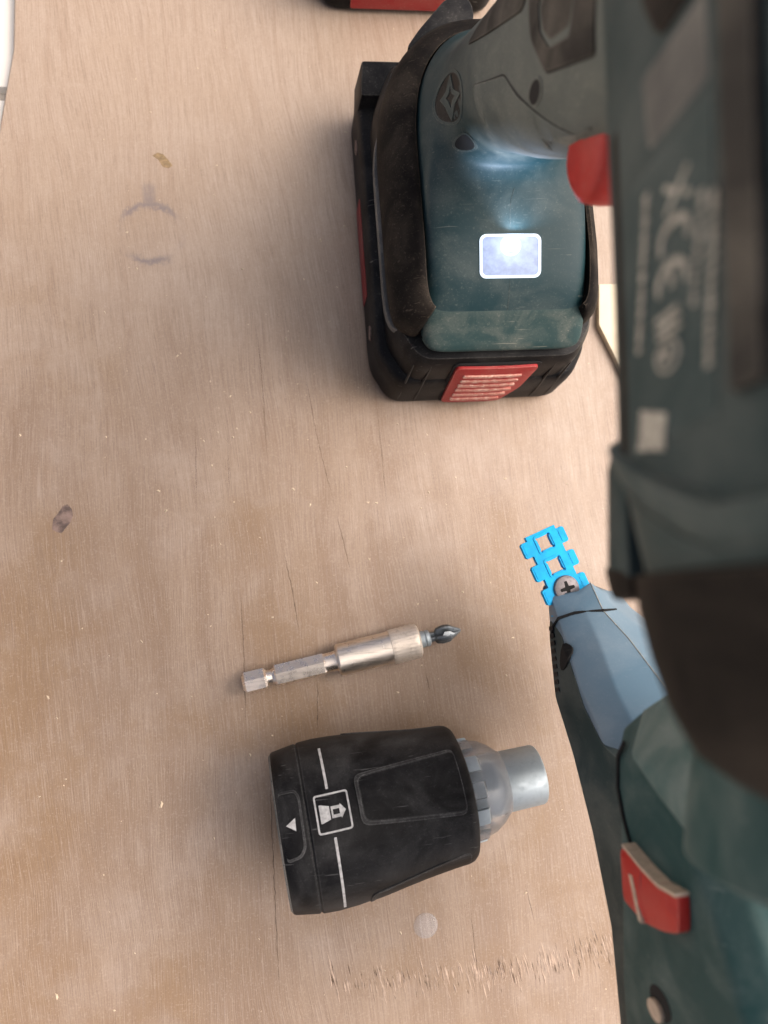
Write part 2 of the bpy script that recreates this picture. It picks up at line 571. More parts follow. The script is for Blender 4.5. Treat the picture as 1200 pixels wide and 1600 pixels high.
def text_bm(body, size, mapf, h=0.12, low=-0.2):
    cu = bpy.data.curves.new('lettering', 'FONT')
    cu.body = body
    cu.size = size
    cu.resolution_u = 3
    cu.align_x = 'CENTER'
    cu.align_y = 'CENTER'
    ob = bpy.data.objects.new('lettering', cu)
    COL.objects.link(ob)
    dg = bpy.context.evaluated_depsgraph_get()
    me = bpy.data.meshes.new_from_object(ob.evaluated_get(dg))
    bm = bmesh.new()
    bm.from_mesh(me)
    bpy.data.objects.remove(ob)
    bpy.data.meshes.remove(me)
    bpy.data.curves.remove(cu)
    for v in bm.verts:
        v.co = mapf(v.co.x, v.co.y, h)
    return bm


# ------------------------------------------------------------------ setting: floor tiles and the plywood board
floor = link('floor', box(-20000, 20000, -20000, 20000, -30, -9), M['grout'])
floor['kind'] = 'structure'
floor['label'] = 'pale tiled floor under the board'
tile_me = None
for i in range(-4, 5):
    for j in range(-4, 5):
        x, y = -196+i*450, 62+j*450
        if tile_me is None:
            o = link('tile', box(2.5, 447.5, 2.5, 447.5, -20, -5.1, 1.2), M['tile'], floor)
            tile_me = o
        else:
            o = tile_me.copy()
            COL.objects.link(o)
            o.parent = floor
        o.location = (x*S, y*S, 0)

board = thing('wooden_board', 'large worn brown plywood board that all the tools lie on', 'board', (0, 0, -5))
outline = [(-159.5, 330), (-159.9, 96), (-160.6, 76), (-165.8, 46), (-180, -60), (-205, -420), (160, -420), (150, 330)]
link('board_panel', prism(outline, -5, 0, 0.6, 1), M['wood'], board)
cracks = [[(-72.6, -115.9), (-70.5, -130.8), (-69.2, -143.3)], [(-53.4, -102.1), (-51.7, -111.5), (-49.5, -124.3)],
          [(-61.5, -48.2), (-58.5, -73.5), (-55.6, -90.2), (-53.3, -100.9)], [(-78.0, -29.4), (-77.0, -53.7), (-76.8, -82.1)],
          [(-88.6, -129.5), (-88.7, -145.1), (-89.3, -173.5)], [(-81.9, -189.3), (-82.5, -210.4), (-82.8, -241.5), (-83.0, -263.8)],
          [(-25.2, -161.6), (-24.1, -168.4)], [(-64.0, -160.5), (-64.8, -179.1)], [(-15.9, -243.6), (-15.3, -262.7), (-14.7, -273.2)],
          [(-101.5, -66.9), (-102.6, -99.2)], [(-90.5, -72.1), (-90.9, -93.0)], [(-35.4, -64.9), (-34.7, -103.2)], [(4.3, -237.5), (6.6, -250.7)]]
cw = [0.34, 0.26, 0.2, 0.16, 0.34, 0.32, 0.26, 0.3, 0.26, 0.16, 0.14, 0.2, 0.24]
bm = bmesh.new()
rc = random.Random(5)
for pth, w in zip(cracks, cw):
    P = []
    for a, b in zip(pth, pth[1:]):
        k = max(2, int((Vector(b)-Vector(a)).length/1.6))
        for q in range(k):
            t = q/k
            P.append(Vector(a).lerp(Vector(b), t)+Vector((rc.gauss(0, 0.09), 0)))
    P.append(Vector(pth[-1]))
    n = len(P)
    prev = None
    for i, p in enumerate(P):
        e = min(1.0, i/(n*0.25)+0.05, (n-1-i)/(n*0.25)+0.05)*w*rc.uniform(0.45, 1.0)*0.42
        cur = (bm.verts.new((p.x-e, p.y, 0.022)), bm.verts.new((p.x+e, p.y, 0.022)))
        if prev:
            bm.faces.new((prev[0], prev[1], cur[1], cur[0]))
        prev = cur
o = link('grain_crack', bm, M['crack'], board)
o['kind'] = 'stuff'
link('knot', prism([(-151.3, -102.4), (-150.8, -98.8), (-149.2, -97.0), (-147.6, -94.6), (-146.0, -94.0), (-144.6, -95.7), (-144.2, -97.9), (-145.3, -100.6), (-146.3, -101.6), (-148.2, -104.0), (-149.8, -103.4)], -0.3, 0.05), M['knot'], board)
link('veneer_chip', prism([(-112.5, 34.6), (-110.5, 35.8), (-108.5, 35.2), (-106.8, 33.0), (-105.3, 30.7), (-106.8, 29.6), (-108.9, 30.2), (-110.4, 33.0)], -0.3, 0.05), M['chip'], board)
# torn grain: lifted fibres and little pits in a band across the board
bm = bmesh.new()
bd = bmesh.new()
for k in range(420):
    x = rc.uniform(-66, 62)
    t = (x+66)/128
    yb = -260.5-6.0*math.sin(math.pi*min(1, t*0.9))+5.0*t*t
    dens = 1.0 if x > -20 else 0.7
    if rc.random() > dens:
        continue
    y = yb+rc.gauss(0, 2.4)
    ln = rc.uniform(2.5, 10.0)
    w = rc.uniform(0.25, 1.0)
    hgt = rc.uniform(0.06, 0.24)
    sl = 0.16+rc.gauss(0, 0.04)
    tgt = bm if rc.random() < 0.55 else bd
    if tgt is bd:
        w *= 0.75
        ln *= 0.8
    a = tgt.verts.new((x-sl*ln*0.5, y+ln*0.5, -0.02))
    b = tgt.verts.new((x+w*0.5, y, -0.02))
    c = tgt.verts.new((x+sl*ln*0.5, y-ln*0.5, -0.02))
    d = tgt.verts.new((x-w*0.5, y, -0.02))
    e = tgt.verts.new((x+rc.uniform(-0.1, 0.1), y-ln*rc.uniform(-0.1, 0.2), hgt if tgt is bm else 0.035))
    for f in ((a, b, e), (b, c, e), (c, d, e), (d, a, e)):
        tgt.faces.new(f)
o = link('lifted_fibre', bm, M['fibre'], board, 20)
o['kind'] = 'stuff'
o = link('torn_pit', bd, M['pit'], board, 20)
o['kind'] = 'stuff'

# sawdust crumbs strewn over the board: nobody could count them
bm = bmesh.new()
for k in range(260):
    if k < 150:
        x, y = rc.uniform(-160, 60), rc.uniform(-285, 95)
    else:
        x, y = rc.gauss(-60, 45), rc.gauss(-60, 60)
    s = abs(rc.gauss(0.16, 0.13))+0.10
    if rc.random() < 0.06:
        s *= 2.0
    rot = rc.uniform(0, 6.28)
    el = rc.uniform(1.0, 2.2)
    pts = []
    for q in range(5):
        a = rot+q*1.2566
        rr = s*rc.uniform(0.6, 1.1)
        px, py = rr*el*math.cos(q*1.2566), rr*math.sin(q*1.2566)
        pts.append((x+px*math.cos(rot)-py*math.sin(rot), y+px*math.sin(rot)+py*math.cos(rot)))
    vs = [bm.verts.new((px, py, 0.0)) for px, py in pts]
    tp = bm.verts.new((x, y, s*0.8))
    for q in range(5):
        bm.faces.new((vs[q], vs[(q+1) % 5], tp))
o = link('sawdust_crumbs', bm, M['crumb'], None, 20)
o['kind'] = 'stuff'
o['label'] = 'pale sawdust crumbs strewn over the board'
o['category'] = 'sawdust'

o = thing('wood_offcut', 'flat cream offcut with clipped corner lying half hidden beside the screwdriver', 'offcut', (80, -40, 0))
link('panel', prism([(54.7, -19.2), (52.9, -35.5), (60.1, -53.7), (66, -64), (120, -64), (120, -19.2)], 0.0, 3.0, 0.4), M['cream'], o)

o = link('clear_plastic_dot', loft([[(-32.1+r*math.cos(a*math.pi/14), -247+r*math.sin(a*math.pi/14), z) for a in range(28)] for r, z in ((4.1, 0.0), (4.2, 0.25), (3.9, 0.55), (2.5, 0.75), (0.6, 0.8))]), M['clear_dot'])
o['label'] = 'small clear round plastic dot stuck to the board below the black nosepiece'
o['category'] = 'plastic dot'


# ------------------------------------------------------------------ battery pack (one builder, used twice)
def bat_outline(a, yf, yr, cf, cb):
    """rounded pack outline, front at -Y"""
    return smooth_poly([(-a+cf*0.75, yf), (a-cf*0.75, yf), (a-0.5, yf+cf*1.25), (a, yf+cf*2), (a, yr-cb*1.3), (a-cb*0.55, yr), (-a+cb*0.55, yr), (-a, yr-cb*1.3), (-a, yf+cf*2), (-a+0.5, yf+cf*1.25)], 5, 4)


def build_battery(root, fwd, latch_w=16.5):
    def W(p):
        return fwd @ Vector(p)
    # lower case
    rings = []
    for z, ins in ((0, 2.6), (0.6, 1.2), (2.0, 0.3), (4, 0), (16, 0), (21, 0.2), (23, 0.8), (24, 2.0), (24.4, 4.5)):
        rings.append([W((x, y, z)) for x, y in bat_outline(38.2-ins, -63+ins+max(0, z-8)*0.07, 52-ins, 9, 6)])
    case = link('case', loft(rings), M['black'], root)
    rings = []
    for z, ins in ((20, 0), (33, 0.3), (38, 0.8), (40.5, 1.8), (41.5, 4)):
        rings.append([W((x, y, z)) for x, y in bat_outline(34.6-ins, -61+ins, 46-ins, 9, 12)])
    link('upper_case', loft(rings), M['black'], root)
    return case


root = thing('cordless_screwdriver', 'large dusty teal and black cordless screwdriver standing upright on its battery', 'power tool', (0, 0, 0))
bat = build_battery(root, Matrix.Identity(4))
bat.name = 'battery'
bc = root.children
for c in root.children:
    if c.name.startswith('upper_case'):
        c.parent = bat
I3 = Matrix.Identity(4)
# rear shoulder block
link('shoulder', hexa([(-38.6, 38, 14), (-37.4, 52.6, 14), (37.4, 52.6, 14), (38.6, 38, 14), (-37.6, 38.5, 31), (-36.4, 51.6, 31), (36.4, 51.6, 31), (37.6, 38.5, 31)], 1.2), M['black'], bat)
# raised moulding ribs on the rounded front corners
for x0, y0 in ((-22.5, -62.7), (-28.6, -62.2), (21.5, -62.7), (27.0, -62.5)):
    link('corner_rib', tube([(x0*0.99, y0+0.9, 1.4), (x0, y0-0.1, 4), (x0, y0+0.1, 12), (x0*0.985, y0+1.2, 22.5), (x0*0.97, y0+2.4, 36)], [0.2, 0.45, 0.45, 0.45, 0.2], 8), M['black'], bat)
# red release latch with worn ribs
lat = bmesh.new()
lo = smooth_poly([(-13.6, 37), (14.6, 37), (13.6, 18), (9.0, 5), (-12.6, 5)], 2.0, 3)
def latch_map(u, v, h):
    return Vector((u, -60.4-0.08*(35-v)+0.0017*u*u-h, v))
latch = link('latch', decal([lo], latch_map, 2.2, -3.0, 3, 0.45), M['red'], bat, 50)
for k in range(6):
    z = 32.0-k*4.3
    hw = 11.4 if z > 18 else 11.4-(18-z)*0.30
    link('latch_rib', decal([rrect(-10.4, hw-1.5, z-0.75, z+0.75, 0.6, 2)], latch_map, 3.0, 2.0, 3, 0.2), M['red_rib'], latch, 50)
# latch frame
fr_out = smooth_poly([(-14.6, 38.2), (15.8, 38.2), (14.8, 17.5), (9.8, 3.6), (-13.6, 3.6)], 2.4, 3)
link('latch_frame', decal([fr_out, lo], latch_map, 1.0, -3.0, 3, 0.2), M['hole'], bat, 50)
# red label strip and screw heads on the left wall
def left_wall(u, v, h):
    return Vector((-38.2-h, u, v))
link('red_label', decal([rrect(-27, 10, 3.8, 14.5, 1.0, 2)], left_wall, 0.25, -0.3, 6), M['red_print'], bat)
for yy in (29, -41):
    a = [(yy+2.6*math.cos(k*math.pi/8), 15+2.6*math.sin(k*math.pi/8)) for k in range(16)]
    link('screw_recess', decal([a], left_wall, 0.3, -0.3, 3), M['knot'], bat)

# ------------------------------------------------------------------ tool foot and handle: one moulded housing
Zk = [43, 46, 50, 52.5, 55, 58.6, 62.6, 64.6, 66.5, 70, 76, 90, 100, 110, 120, 135, 160, 182]
Ak = [26.6, 26.9, 26.9, 26.7, 26.3, 25.6, 24.8, 24.0, 23.0, 21.2, 19.6, 18.2, 17.4, 17.0, 17.0, 17.2, 18.5, 21]
FK = [-57.0, -58.4, -53.2, -49.2, -46.0, -40.0, -27.0, -18.5, -13.0, -10.2, -11.0, -19.5, -26.5, -32.5, -38.5, -46, -58, -68]
RK = [42, 42, 42, 41.8, 41.5, 41, 39.5, 38, 36.5, 33, 29, 23.5, 19.5, 15.5, 11.5, 5.5, -3, -6]
YC = [0, 0, 0, 0, 0, 0, 2, 4, 6, 9, 9, 3, -2, -7, -12, -20, -30, -37]
NF = [12, 12, 12, 11, 9, 8, 7, 6, 4.5, 3.2, 2.6, 2.4, 2.4, 2.4, 2.4, 2.5, 2.6, 2.6]
NR = [2.4]*18


def handle_ring(z, n=96, grow=0.0):
    a, f, r, c, nf, nr = [pchip(Zk, k, z) for k in (Ak, FK, RK, YC, NF, NR)]
    out = []
    for i in range(n):
        ph = 2*math.pi*i/n
        co, si = math.cos(ph), math.sin(ph)
        ex = nf if si < 0 else nr
        x, y = sup(co, si, ex)
        out.append(Vector(((a+grow)*x, c+(y*(r+grow-c) if si >= 0 else y*(c-f+grow)), z)))
    return out


zs = [43, 44, 45, 46, 46.6, 47.4, 48.3, 49.2, 50.2, 51.2, 52.2, 53.2, 54.2, 55] + [55+i*0.8 for i in range(1, 15)] + [67+i*1.0 for i in range(0, 10)] + [78+i*3 for i in range(36)]
hb = loft([handle_ring(z) for z in zs])
bmesh.ops.recalc_face_normals(hb, faces=hb.faces)
hbvh = BVHTree.FromBMesh(hb)
housing = link('handle_housing', hb, M['teal'], root, 60)


def side_map(u, v, h):
    """u = Y, v = Z on the left flank of the handle"""
    loc, nor, idx, d = hbvh.ray_cast(Vector((-80, u, v)), Vector((1, 0, 0)))
    if loc is None:
        loc, nor, idx, d = hbvh.find_nearest(Vector((-14, u, v)))
    if nor.x > 0:
        nor = -nor
    return loc+nor*h


def top_map(u, v, h):
    """u = X, v = Y on the sloping top of the foot"""
    loc, nor, idx, d = hbvh.ray_cast(Vector((u, v, 67.5)), Vector((0, 0, -1)))
    if loc is None:
        loc, nor, idx, d = hbvh.find_nearest(Vector((u, v, 60)))
    if nor.z < 0:
        nor = -nor
    return loc+nor*h


def plane_top(u, v, h):
    """smooth plane of the lamp seat (avoids the ring facets)"""
    p, q = Vector((0, -40, 58.75)), Vector((0, -27, 62.75))
    d = (q-p).normalized()
    n = Vector((1, 0, 0)).cross(d)
    return p+Vector((1, 0, 0))*u+d*(v+40)+n*h


# dusty lower lip along the front of the foot
rings = []
for z, g in ((43.2, -0.4), (43.6, 0.3), (45, 0.3), (46, 0.3), (46.8, 0.3), (48, 0.3), (49.4, 0.3), (50.8, 0.3), (52.2, 0.3), (53.0, 0.3), (53.3, -0.3)):
    rr = handle_ring(z, 160, g)
    k0 = [p for i, p in enumerate(rr) if 90 < i < 150 and abs(rr[i].x) < 26.2]
    rings.append(k0)
mn = min(len(r) for r in rings)
rings = [r[(len(r)-mn)//2:(len(r)-mn)//2+mn] for r in rings]
link('front_lip', loft(rings, cap=False, closed=False), M['lip'], housing, 50)
# rubber foot bumper: swept profile round left, back and right side
prof = [(-0.8, 60.2), (0.4, 60.6), (1.6, 60.2), (4.6, 58.0), (7.4, 54.2), (9.0, 50.0), (9.6, 46.0), (9.2, 43.2), (8.0, 42.4), (-1.0, 42.4)]
base = handle_ring(52, 160)
path = [p for p in base]
order = sorted(range(160), key=lambda i: (i-122) % 160)       # start right of the front middle
seq = [path[i] for i in order]
seq = [p for p in seq if not (abs(p.x) < 23.6 and p.y < -30)]
rings = []
for i, p in enumerate(seq):
    a, b = seq[max(0, i-1)], seq[min(len(seq)-1, i+1)]
    d = (b-a)
    d.z = 0
    d.normalize()
    nrm = Vector((d.y, -d.x, 0))
    if nrm.dot(Vector((p.x, p.y+5, 0))) < 0:
        nrm = -nrm
    e = min(1.0, 0.45+0.55*(min(i, len(seq)-1-i)/9.0)**0.6)
    rr = []
    for o_, z_ in prof:
        zz = z_
        if p.x > 0 and o_ > 0:
            o_ = o_*(1-0.42*min(1.0, p.x/20))
        if p.y < -30:
            zz = z_-(z_-42.4)*0.30*min(1.0, (-30-p.y)/28.0)
        rr.append(Vector((p.x, p.y, 0))+nrm*(o_*e if o_ > 0 else o_)+Vector((0, 0, zz)))
    rings.append(rr)
link('foot_bumper', loft(rings), M['rubber'], root, 50)
# slide plate between foot and pack, dusty and pale
rings = []
for z, hw in ((35.6, 35.6), (36.0, 36.5), (38.6, 36.3), (39.0, 35.4)):
    rings.append([Vector((p.x*(hw if p.x < 0 else hw-3.5)/26.9*(1.0 if p.y < 10 else 1.0-0.10*((p.y-10)/32)**2), p.y*1.06 if p.y > 0 else p.y*0.86, z)) for p in handle_ring(45.5, 128)])
link('slide_plate', loft(rings), M['grey'], root, 40)
# rear belt hook
hk = smooth_poly([(-24.6, 41.5), (-20, 48), (-10.6, 58.9), (-7, 60.8), (-3.0, 60.4), (-1.2, 57.5), (-0.9, 52.2), (-9, 47), (-17, 41)], 2, 3)
link('belt_hook', prism(hk, 44.5, 50.5, 0.9), M['black'], root)

# parting line and crease lines on the foot
def stroke(name, path, w, mapf, mat, par, top=0.06, low=-0.25):
    return link(name, decal([ribbon(path, w)], mapf, top, low, 2.0), mat, par, 50)


stroke('parting_line', [(0, -26), (0.1, -22), (0.6, -18), (1.6, -15)], 0.22, top_map, M['teal_body'], housing)
stroke('parting_line', [(0, -41), (0, -47), (0, -50)], 0.22, top_map, M['teal_body'], housing)

# LED work lamp in the foot
lx0, lx1, ly0, ly1 = -9.6, 9.6, -40.2, -27.4
lamp_rim = link('work_lamp', decal([rrect(lx0, lx1, ly0, ly1, 2.0, 5), rrect(lx0+0.75, lx1-0.75, ly0+0.75, ly1-0.75, 1.5, 5)], plane_top, 0.75, -0.6, 3, 0.25), M['led_rim'], root, 50)
link('reflector', decal([rrect(lx0+0.7, lx1-0.7, ly0+0.7, ly1-0.7, 1.5, 5)], plane_top, 0.12, -0.6, 3), M['led_tray'], lamp_rim, 50)
cx, cy = 0.0, -30.4
link('led_dome', decal([[(cx+3.3*math.cos(k*math.pi/12), cy-0.4+3.0*math.sin(k*math.pi/12)) for k in range(24)], [(cx+2.5*math.cos(k*math.pi/12), cy-0.4+2.2*math.sin(k*math.pi/12)) for k in range(24)]], plane_top, 0.45, 0.0, 2, 0.1), M['led_rim'], lamp_rim, 50)
link('led_chip', decal([rrect(cx-2.4, cx+2.4, cy-1.9, cy+1.5, 1.3, 3)], plane_top, 0.4, 0.0, 2), M['led_core'], lamp_rim, 50)
ld = bpy.data.lights.new('led_light', 'SPOT')
ld.energy = 0.06
ld.color = (0.62, 0.76, 1.0)
ld.spot_size = math.radians(130)
ld.spot_blend = 0.6
ld.shadow_soft_size = 0.0015
lo_ = bpy.data.objects.new('led_light', ld)
COL.objects.link(lo_)
lo_.parent = lamp_rim
lo_.location = plane_top(0, -31, 1.6)*S
dvec = Vector((0.22, 0.70, 0.62)).normalized()
lo_.rotation_euler = (-dvec).to_track_quat('Z', 'Y').to_euler()

# grip panels on the flank
gA = smooth_poly([(-3.4, 95.5), (-16.3, 117.0), (-24.7, 121.7), (-38.8, 132.7), (-52, 144), (-47.6, 134.2), (-37.8, 118.8), (-27.7, 105.5), (-15.6, 95.9), (-7.3, 94.2)], 2, 3)
link('grip_panel', decal([gA], side_map, 0.55, -0.5, 2.5, 0.35), M['teal'], root, 50)
gB = smooth_poly([(10.2, 92.7), (-12.2, 132.0), (-7, 143), (2, 132), (10, 118), (13, 103)], 1.5, 3)
link('grip_panel', decal([gB], side_map, 0.7, -0.5, 2.5, 0.35), M['grip'], root, 50)
gC = smooth_poly([(-13, 137), (-22.1, 136.4), (-32.9, 141.0), (-46.0, 163), (-38, 172), (-16, 160)], 1.5, 3)
gCh = smooth_poly([(-19, 142), (-25, 141.5), (-31, 145.0), (-37, 156), (-32, 163), (-22, 157)], 1.5, 3)
link('grip_panel', decal([gC, gCh], side_map, 0.7, -0.5, 2.5, 0.35), M['grip'], root, 50)
link('grip_panel', decal([smooth_poly([(-20, 143), (-25, 142.8), (-30, 146), (-35, 156), (-31.5, 161), (-23, 156)], 1.5, 3)], side_map, 0.3, -0.5, 2.5, 0.2), M['grip'], root, 50)
# dark groove lines round the panels
def close(l):
    return l+[l[0]]
for g_ in (gA, gB, gC):
    outer = []
    cen = Vector((sum(p[0] for p in g_)/len(g_), sum(p[1] for p in g_)/len(g_)))
    for p in g_:
        d = Vector(p)-cen
        outer.append(tuple(Vector(p)+d.normalized()*0.55))
    link('panel_groove', decal([outer, g_], side_map, 0.05, -0.3, 2.0), M['hole'], housing, 50)
# screw holes
for (u, v), (du, dv) in (((-6.4, 75.2), (1.9, 3.6)), ((-31.2, 132.4), (2.0, 4.2))):
    e = []
    e2 = []
    for k in range(20):
        a = k*math.pi/10
        rx, rz = du, dv
        ca, sa = math.cos(a), math.sin(a)
        ang = math.radians(24)
        x, y = rx*ca, rz*sa
        e.append((u+x*math.cos(ang)-y*math.sin(ang)*0.4, v+y))
        e2.append((u+1.25*(x*math.cos(ang)-y*math.sin(ang)*0.4), v+1.2*y))
    link('screw_hole', decal([e], side_map, 0.32, -0.3, 1.2), M['hole'], housing, 50)
    link('screw_hole_rim', decal([e2, e], side_map, 0.48, -0.3, 1.2, 0.2), M['teal'], housing, 50)
# oval emblem with a raised peak and diamond relief
LC, LU, LV = Vector((5.2, 78.0)), Vector((-5.0, 9.6)), Vector((6.6, 2.5))
def lg(p):
    q = LC+LU*p[0]+LV*p[1]
    return (q.x, q.y)
ell = [lg((math.cos(k*math.pi/16), math.sin(k*math.pi/16))) for k in range(32)]
ell2 = [lg((0.88*math.cos(k*math.pi/16), 0.9*math.sin(k*math.pi/16))) for k in range(32)]
emb = link('emblem', decal([ell, ell2], side_map, 0.35, -0.3, 2.0, 0.15), M['teal'], housing, 50)
link('emblem_field', decal([ell2], side_map, 0.04, -0.3, 2.0), M['black'], housing, 50)
dm = [lg(p) for p in ((0, 0.86), (0.30, 0.25), (0.84, 0), (0.34, -0.3), (0, -0.86), (-0.28, -0.3), (-0.62, 0.0), (-0.26, 0.28))]
dmi = [lg(p) for p in ((0.06, 0.42), (0.2, 0.1), (0.42, 0), (0.2, -0.14), (0.06, -0.4), (-0.08, -0.12), (-0.26, 0.02), (-0.06, 0.12))]
link('emblem_relief', decal([dm, dmi], side_map, 0.5, -0.3, 2.0, 0.2), M['teal'], housing, 50)

# trigger
rings = []
for x, s in ((-9.2, 0.80), (-8.2, 0.95), (-5, 1.0), (5, 1.0), (8.2, 0.95), (9.2, 0.80)):
    cyy, czz = -47.5, 137.5
    rg = []
    for k in range(24):
        a = 2*math.pi*k/24
        px, py = sup(math.cos(a), math.sin(a), 2.6)
        yy, z_ = 9.8*px*s, 11.0*py*s
        ang = math.radians(-32)
        rg.append(Vector((x, cyy+yy*math.cos(ang)-z_*math.sin(ang)*0.8, czz+yy*math.sin(ang)+z_*math.cos(ang))))
    rings.append(rg)
link('trigger', loft(rings), M['red_clean'], root, 50)

# ------------------------------------------------------------------ motor body, gear housing, rubber nose
def body_ring(y, a, b, zc, n, shear=0.0, cnt=96):
    out = []
    for i in range(cnt):
        ph = 2*math.pi*i/cnt
        x, z = sup(math.cos(ph), math.sin(ph), n)
        out.append(Vector((a*x, y-shear*max(-14, min(b*z+26, 24)), zc+b*z)))
    return out


BZ = 210.0
bk = [(-2, 20, 26, 2.6), (2, 24, 30, 3), (-20, 25, 33, 3.4), (-50, 26, 34, 3.8), (-75, 27.6, 34.5, 4), (-100, 29.4, 35, 4), (-117, 30, 35, 4)]
rings = [body_ring(8, 17, 24, BZ, 2.6), body_ring(4, 22, 30, BZ, 3)]
for i in range(25):
    y = 0-i*5
    a = pchip([0, 20, 50, 75, 100, 120], [24.5, 25.5, 27, 29, 31.0, 32.8], -y)
    rings.append(body_ring(y, a, 38, BZ, 4, 0.0 if y > -92 else 0.42*min(1, (-92-y)/28)))
mb = loft(rings)
bmesh.ops.recalc_face_normals(mb, faces=mb.faces)
mbvh = BVHTree.FromBMesh(mb)
motor = link('motor_housing', mb, M['teal_body'], root, 50)


def body_map(u, v, h):
    """text frame on the left wall: u runs towards the nose, v upwards"""
    v = v-2.0
    loc, nor, idx, d = mbvh.ray_cast(Vector((-90, -u, v)), Vector((1, 0, 0)))
    if loc is None:
        loc, nor, idx, d = mbvh.find_nearest(Vector((-29, -u, v)))
    if nor.x > 0:
        nor = -nor
    return loc+nor*h


# longitudinal ribs and a dark groove along the flank
link('side_rib', decal([[(20, 219.6), (20, 226.0), (118, 219.6), (118, 214.8)]], body_map, 2.2, -0.6, 4, 1.0), M['grip'], motor, 60)
link('edge_groove', decal([rrect(76, 119, 187.6, 190.4, 0.6, 2)], body_map, 0.05, -0.3, 4), M['nose_rubber'], motor, 60)
link('side_grip', decal([smooth_poly([(20, 200), (66, 200), (74, 204), (74, 212), (20, 212)], 2, 3)], body_map, 0.9, -0.6, 4, 0.5), M['nose_rubber'], motor, 60)
link('side_grip', decal([smooth_poly([(75.5, 199), (85, 200), (85, 213), (75.5, 213)], 1, 3)], body_map, 0.35, -0.6, 4, 0.3), M['grey'], motor, 60)

# printed rating marks on the label field
link('label_panel', decal([[(87, 192.5), (87, 213.5), (119, 211.0), (120, 191.5)]], body_map, 0.12, -0.3, 3), M['teal_dark'], motor, 50)
pr = bmesh.new()
def mark(bm_):
    join(pr, bm_)
def shift(cu_, cv_):
    return lambda x, y, h: body_map(cu_+x, cv_+y, h)
for a, b in (((-1.6, -2.6), (1.6, 2.6)), ((-1.6, 2.6), (1.6, -2.6))):
    mark(decal([ribbon([a, b], 0.7)], shift(93.2, 205.9), 0.12, -0.2, 2))
def arc_(cu_, cv_, ru, rv):
    return [(cu_+ru*math.cos(math.radians(a_)), cv_+rv*math.sin(math.radians(a_))) for a_ in range(62, 299, 12)]
mark(decal([ribbon(arc_(98.2, 205.0, 2.0, 3.0), 0.85)], body_map, 0.3, -0.2, 2))       # the C of the CE mark
mark(decal([ribbon(arc_(102.6, 204.0, 2.0, 3.0), 0.85)], body_map, 0.3, -0.2, 2))      # its round E
mark(decal([ribbon([(100.8, 204.0), (103.2, 204.0)], 0.85)], body_map, 0.31, -0.2, 2))
for k in range(3):
    mark(decal([rrect(105.6+k*1.0, 106.2+k*1.0, 200.2, 205.4, 0.2, 1)], body_map, 0.3, -0.2, 2))
rg1 = [(110.4+1.9*math.cos(k*math.pi/10), 202.3+2.6*math.sin(k*math.pi/10)) for k in range(20)]
rg2 = [(110.4+1.5*math.cos(k*math.pi/10), 202.3+2.1*math.sin(k*math.pi/10)) for k in range(20)]
mark(decal([rg1, rg2], body_map, 0.3, -0.2, 2))
mark(decal([[(110.2+0.8*math.cos(k*math.pi/6), 201.9+1.1*math.sin(k*math.pi/6)) for k in range(12)]], body_map, 0.3, -0.2, 2))
mark(decal([[(114.8, 195.4), (116.6, 201.6), (120.6, 200.6), (119.4, 194.2)]], body_map, 0.3, -0.2, 2))
rt = random.Random(4)
for va, vb, u0, u1, hh_ in ((199.3, 195.3, 90, 108, 0.6), (213.0, 210.2, 97, 113.5, 0.5), (211.0, 208.2, 96, 106, 0.45)):
    u = u0
    while u < u1:
        w = rt.uniform(0.4, 1.3)
        v0 = va+(vb-va)*(u-u0)/(u1-u0)
        mark(decal([[(u, v0-hh_), (u+w, v0-hh_-0.1), (u+w, v0+hh_-0.1), (u, v0+hh_)]], body_map, 0.3, -0.2, 3))
        u += w+rt.uniform(0.2, 0.5)
link('rating_print', pr, M['print'], motor, 40)

# flange collar, gear housing, rubber nose (leaning back towards the top like the moulded joint)
SH = 0.42
rings = [body_ring(-117.6, 33.0, 37.8, BZ, 3.8, SH), body_ring(-118.2, 34.6, 39.2, BZ, 3.6, SH), body_ring(-119.4, 35.0, 39.6, BZ, 3.3, SH), body_ring(-121.4, 34.8, 39.3, BZ, 3.0, SH), body_ring(-122.6, 34, 38.5, BZ, 2.9, SH)]
link('flange', loft(rings), M['flank'], root, 50)
rings = []
for i in range(9):
    t = i/8
    rings.append(body_ring(-122.3-12.5*t, 34.6-0.8*t, 39.0-0.6*t, BZ-0.6*t, 2.9-0.3*t, SH*(1-t)))
link('gear_housing', loft(rings), M['teal_dark'], root, 50)
rings = []
for y, a, b in ((-133.6, 33.0, 37.5), (-134.2, 35.6, 39.2), (-138, 35.6, 39.0), (-144, 34.8, 38.0), (-150, 33.4, 36.8), (-155, 31.2, 35), (-157.6, 28.0, 33), (-158.6, 25.0, 30)):
    rings.append(body_ring(y, a, b, BZ-2, 2.4))
link('rubber_nose', loft(rings), M['nose_rubber'], root, 50)
# bit clip under the left side of the gear housing
bmq = hexa([(-27.5, -134, 168), (-27.5, -117.5, 172), (-16, -117.5, 172), (-16, -134, 168), (-29, -134.5, 178.5), (-29, -115, 181.5), (-16, -115, 181.5), (-16, -134.5, 178.5)], 1.5)
link('bit_clip', bmq, M['teal_body'], root, 40)
link('clip_tip', hexa([(-27.8, -137.5, 169.5), (-27.8, -132, 167.5), (-18, -132, 167.5), (-18, -137.5, 169.5), (-28.8, -137, 178), (-28.8, -132, 178.2), (-18, -132, 178.2), (-18, -137, 178)], 1.5), M['nose_rubber'], root, 40)

